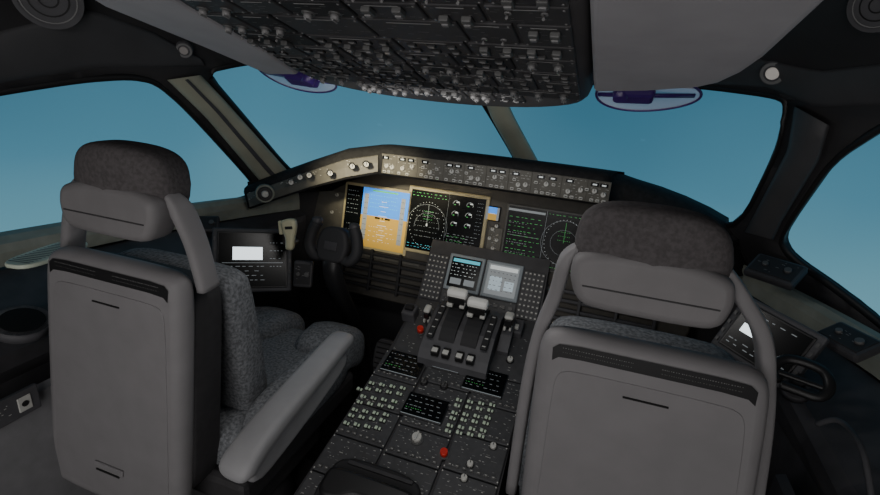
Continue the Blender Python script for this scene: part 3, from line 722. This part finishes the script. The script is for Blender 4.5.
for px,py,d,n,w,h,c in((205,224,1.85,(.4,-.6,.75),.10,.07,-1),(775,270,1.37,(-.3,-.4,.9),.13,.09,1),(848,340,1.13,(-.35,-.2,.9),.11,.08,1),(303,274,1.80,(.3,-.9,.3),.07,.10,-1)):
    M=fr(tuple(atD(px,py,d)),n); b=B(); b.box(M,(0,0,-.005),(w,h,.026),CONS,.008); b.box(M,(0,0,.009),(w*.85,h*.75,.003),BLKM,.001)
    marks(b,M,-w*.4,-h*.32,w*.4,h*.32,8,WHTG,z=.0115); b.cyl(M,(w*.25,0,.010),.01,.009,.008,KNOBD,14); b.cyl(M,(-w*.2,0,.010),.008,.007,.008,KNOBD,14)
    b.obj("switch_box",label="dark grey side switch box on the console",cat="switch box")
M=fr(tuple(atZ(22,322,.862)),(.35,0,1),(0,1,0)); b=B(); b.ring(M,(0,0,.006),.046,.058,COVER); b.cyl(M,(0,0,-.02),.058,.058,.026,CONG,28); b.cyl(M,(0,0,.0065),.046,.046,.001,SEAM,28)
b.obj("cup_holder",label="round dark cup holder in the console",cat="cup holder")
M=fr(tuple(atX(14,407,-.885)),(1,0,0)); b=B(); b.box(M,(0,0,0),(.11,.07,.012),CONG,.003)
b.box(M,(.02,0,.007),(.03,.04,.004),KNOB,.002); marks(b,M,-.045,-.02,-.01,.02,6,WHT,z=.0065); b.cyl(M,(.02,0,.009),.008,.008,.001,BLK,12); b.obj("wall_socket",label="small grey outlet plate with pale lettering",cat="outlet")
for sx in(-1,1):
    b=B(); L=[]
    for i in range(9):
        y=.2+.12*i; x=sx*(.905); L.append([V3((x,y,.10)),V3((x,y,.66)),V3((x+sx*.02,y,.67)),V3((x+sx*.02,y,.10))])
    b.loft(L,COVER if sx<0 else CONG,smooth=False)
    for y in(.45,.8): b.box(I4,(sx*.904,y,.38),(.004,.006,.55),SEAM)
    b.obj("side_cover_panel",label="grey lower side cover panel",cat="cover panel",group="side cover panels")
b=B(); pp=[atX(*q,.885) for q in((818,424),(836,420),(852,432),(864,456),(872,500))]
b.tube(spl(pp,8),.005,.005,CONG,ref=(1,0,0)); b.obj("map_pocket_rim",label="grey curved rim of a map pocket on the side panel",cat="map pocket")
for x in(-.68,-.42):
    M=fr((x,1.78,.28),(0,-.9,.4)); b=B(); b.plate(M,chaikin([(-.05,-.09),(.05,-.09),(.055,.08),(-.055,.08)],2),-.01,.012,.006,CONG)
    for i in range(6): b.box(M,(0,-.06+.024*i,.013),(.08,.006,.004),BLKM)
    b.tube([M@V3((0,-.08,-.01)),V3((x,1.84,.1)),V3((x,1.86,.0))],.015,.015,CONG); b.obj("rudder_pedal",label="ribbed dark grey rudder pedal",cat="pedal",group="rudder pedals")
# ---------------------------------------------------------------- seats
def seat(ox,oy,oz,yaw,side,label,shear,rec,arms,fr_end,hx,pan_dx):
    E=empty("pilot_seat",(ox,oy+.3,0),label,"seat","pilot seats")
    sh=Matrix.Identity(4); sh[0][2]=-side*shear
    rc=Matrix.Identity(4); rc[1][2]=-rec
    M0=Matrix.Translation((ox+pan_dx,oy,oz))@Matrix.Rotation(yaw,4,'Z')
    M=Matrix.Translation((ox,oy,oz))@Matrix.Rotation(yaw,4,'Z')@rc@sh
    XZ=Matrix(((1,0,0,0),(0,0,-1,0),(0,1,0,0),(0,0,0,1)))
    Mb=M@XZ
    lean=Matrix.Identity(4); lean[1][2]=-.20
    Mc=M@lean@XZ
    MH=M@Matrix.Translation((hx,0,0)); Mh=MH@XZ
    def outline(w0,w1,z0,z1,ra=.04):
        p=[(-w0+ra*.8,z0),(w0-ra*.8,z0),(w0-ra*.15,z0-ra*.25),(w0+.004,z0-ra),((w0+w1)/2+.003,(z0+z1)/2),(w1,z1+.04),(w1-.04,z1),(-w1+.04,z1),(-w1,z1+.04),(-(w0+w1)/2-.003,(z0+z1)/2),(-w0-.004,z0-ra),(-w0+ra*.15,z0-ra*.25)]
        return chaikin(p,2)
    b=B(); b.plate(Mb,outline(.200,.235,0.0,-.74,.06),-.050,.0,.026,SHL,.014); shell=b.obj("backrest_shell",E,label="smooth grey moulded rear shell")
    b=B(); b.plate(Mb,outline(.165,.200,-.075,-.70,.04),-.004,.0018,.0016,SHL2); 
    b.box(Mb,(0.0,-.105,.003),(.08,.003,.003),SEAM); b.box(Mb,(.0,-.60,.004),(.10,.022,.006),SHL,.003); b.box(Mb,(0,-.612,.0075),(.08,.006,.002),SEAM)
    b.obj("rear_cover",shell,label="inset grey cover panel")
    b=B()
    seg=[(-.174,-.034),(-.162,-.024),(-.12,-.021),(0,-.021),(.12,-.021),(.162,-.024),(.174,-.034)]
    vs=[];n=len(seg)
    for x,z in seg: vs+= [Mb@V3((x,z,.0012)),Mb@V3((x,z-.028,.0012))]
    b.add(vs,[(2*i,2*i+1,2*i+3,2*i+2) for i in range(n-1)],BLK)
    for r in range(2):
        for x0,x1 in((-.155,-.03),(.02,.15)):
            x_=x0
            while x_<x1:
                ww=random.uniform(.001,.0026); b.quad(Mb,x_,-.031-.009*r,x_+ww,-.0293-.009*r,.0020,KNOBD if r else KNOBO); x_+=ww+random.uniform(.0012,.0035)
    b.obj("warning_decal",shell,label="flat black decal strip with tiny pale print")
    b=B(); b.plate(Mb,outline(.198,.236,-.045,-.66,.06),-.13,-.040,.012,SEATD,.004); b.obj("backrest_frame",E,label="dark side frame of the backrest")
    b=B(); b.plate(Mc,outline(.203,.25,-.055,-.58,.08),-.235,-.120,.03,FAB,.045); b.obj("backrest_cushion",E,label="mottled grey fabric cushion")
    b=B()
    def hf(q): q.x*=(1-.08*max(0,q.z)/.06); q.y+= .07*(q.x*q.x)/.14*.6*4; q.z-=.8*q.x*q.x; return q
    b.cush(MH,(0,.035,.190),(.262,.095,.134),FABH,.5,40,22,hf)
    hd=b.obj("headrest",E,label="dark mottled grey fabric headrest")
    b=B(); ol=chaikin([(-.128,.158),(-.07,.176),(.07,.176),(.128,.158),(.134,.12),(.122,.078),(.095,.062),(-.095,.062),(-.122,.078),(-.134,.12)],2)
    b.plate(Mh,ol,-.05,.014,.018,LEA,.01); b.box(Mh,(0,.108,.0145),(.22,.0025,.002),SEATD); b.obj("headrest_cover",hd,label="smooth grey headrest back cover")
    for s in(-1,1):
        path=[(s*.120+hx,.035,.165),(s*.144+hx,.045,.13),(s*.180,.065,.05),(s*.208,.075,-.05),(s*.230,.085,-.2),(s*.256,.10,-.5)][:fr_end]
        sp=spl([M@V3(p) for p in path],6); n=len(sp)
        b=B(); b.tube(sp,.014,.026,SHL,ref=tuple((M.to_3x3()@V3((0,1,0))).normalized()),e=.6,seg=16,taper=[.55+.45*min(1,i/6) for i in range(n)])
        b.obj("shoulder_frame",E,label="curved grey frame arm")
    b=B()
    b.cush(M0,(0,.42,-.57),(.48,.60,.15),FAB,.42,32,14)
    for s in(-1,1): b.cush(M0,(s*.135,.68,-.535),(.19,.28,.18),FAB,.55,24,14,lambda q:q+V3((0,0,-.04*max(0,q.y)/.1)))
    for s in(-1,1): b.cush(M0,(s*.205,.38,-.505),(.09,.46,.15),FAB,.6,24,14)
    b.obj("seat_cushion",E,label="mottled grey fabric cushion with two thigh lobes")
    b=B(); b.box(M0,(0,.40,-.67),(.45,.60,.09),SEATD,.02); b.box(M0,(0,.36,-.78),(.34,.42,.16),SEATD,.03)
    b.obj("seat_base",E,label="dark seat mechanism")
    b=B(); p=M0@V3((0,.36,-.84)); Mz=Matrix.Translation((p.x,p.y,0)); b.cyl(Mz,(0,0,.03),.17,.12,p.z-.0,SEATD,24); b.box(Mz,(0,0,.02),(.42,.55,.04),SEATD,.01); b.obj("seat_pedestal",E,label="dark floor pedestal")
    for s in arms:
        b=B(); pts_=spl([M0@V3(p) for p in((s*.300,.0,-.475),(s*.300,.02,-.44),(s*.296,.12,-.415),(s*.285,.34,-.395),(s*.275,.50,-.385),(s*.275,.54,-.395))],6)
        n=len(pts_); tap=[min(1,.35+.65*math.sin(min(1,i/5)*math.pi/2),.35+.65*math.sin(min(1,(n-1-i)/5)*math.pi/2))*(1-.22*i/n) for i in range(n)]
        b.tube(pts_,.046,.028,ARM,ref=(0,0,1),seg=20,taper=tap,e=.6)
        ar=b.obj("armrest",E,label="smooth flat pale grey armrest")
        b=B(); b.plate(M0@Matrix(((0,0,1,s*.285-.02),(1,0,0,0),(0,1,0,0),(0,0,0,1))),chaikin([(.03,-.43),(.50,-.40),(.50,-.47),(.25,-.53),(.05,-.56)],2),0,.04,.014,ARM,.014)
        b.obj("armrest_side",ar,label="armrest side cover")
    return E
seat(-.590,.685,1.084,0.0,-1,"grey pilot seat with fabric cushions beside the window console",.18,0.0,(1,),4,.012,.005)
seat(.522,.845,1.072,math.radians(1),1,"grey pilot seat seen from behind with curved frame arms",.085,.03,(),6,-.02,.03)
# ---------------------------------------------------------------- light
w=bpy.data.worlds.new("w"); bpy.context.scene.world=w; w.use_nodes=True; nt=w.node_tree
bg=nt.nodes["Background"]; tc=nt.nodes.new("ShaderNodeTexCoord"); sp=nt.nodes.new("ShaderNodeSeparateXYZ")
nt.links.new(tc.outputs["Generated"],sp.inputs[0])
rp=nt.nodes.new("ShaderNodeValToRGB"); mr=nt.nodes.new("ShaderNodeMapRange"); mr.inputs[1].default_value=-.40; mr.inputs[2].default_value=.05
nt.links.new(sp.outputs["Z"],mr.inputs[0])
ns=nt.nodes.new("ShaderNodeTexNoise"); ns.inputs["Scale"].default_value=1.8; ns.inputs["Detail"].default_value=2; ns.inputs["Roughness"].default_value=.4
nt.links.new(tc.outputs["Generated"],ns.inputs["Vector"])
ma=nt.nodes.new("ShaderNodeMath"); ma.operation='MULTIPLY_ADD'; ma.inputs[1].default_value=1.2; nt.links.new(ns.outputs["Fac"],ma.inputs[0])
mb=nt.nodes.new("ShaderNodeMath"); mb.operation='SUBTRACT'; mb.inputs[1].default_value=.6
nt.links.new(mr.outputs[0],ma.inputs[2]); nt.links.new(ma.outputs[0],mb.inputs[0]); nt.links.new(mb.outputs[0],rp.inputs[0])
e=rp.color_ramp.elements; e[0].position=.05; e[0].color=(.16,.37,.46,1); e[1].position=1; e[1].color=(.045,.155,.235,1)
x=e.new(.5); x.color=(.08,.235,.335,1)
nt.links.new(rp.outputs[0],bg.inputs[0]); bg.inputs[1].default_value=1.0
def area(loc,tgt,sz,en,col,name="light"):
    l=bpy.data.lights.new(name,'AREA'); l.shape='RECTANGLE'; l.size=sz[0]; l.size_y=sz[1]; l.energy=en; l.color=col
    o=bpy.data.objects.new(name,l); bpy.context.scene.collection.objects.link(o); o.location=loc
    o.rotation_euler=(V3(tgt)-V3(loc)).to_track_quat('-Z','Y').to_euler(); return o
area((.1,-.7,1.7),(0,.9,.8),(1.2,.3),6.5,(1,.97,.95),"rear_fill_light")  # added fill from behind the view, no lamp fitting there
area((.1,-1.1,.8),(0,1.0,1.2),(2.2,1.2),16,(1,.97,.95),"back_wall_fill")  # added broad soft fill for aft-facing surfaces and the overhead underside
area((0,.95,1.44),(0,1.5,.5),(.5,.08),2.0,(1,.97,.94),"pedestal_area_light")  # small area light under the overhead, aimed at the pedestal
area((-.36,1.72,1.142),(-.36,1.89,.98),(.5,.015),.45,(1,.82,.50),"panel_flood_light")
s=bpy.data.lights.new("flood","SPOT"); s.energy=58; s.color=(1,.88,.60); s.spot_size=math.radians(40); s.spot_blend=.9; s.shadow_soft_size=.03
o=bpy.data.objects.new("flood_light",s); bpy.context.scene.collection.objects.link(o); o.location=(-.42,.95,1.42)
o.rotation_euler=(V3((-.48,1.8,1.12))-V3(o.location)).to_track_quat('-Z','Y').to_euler()
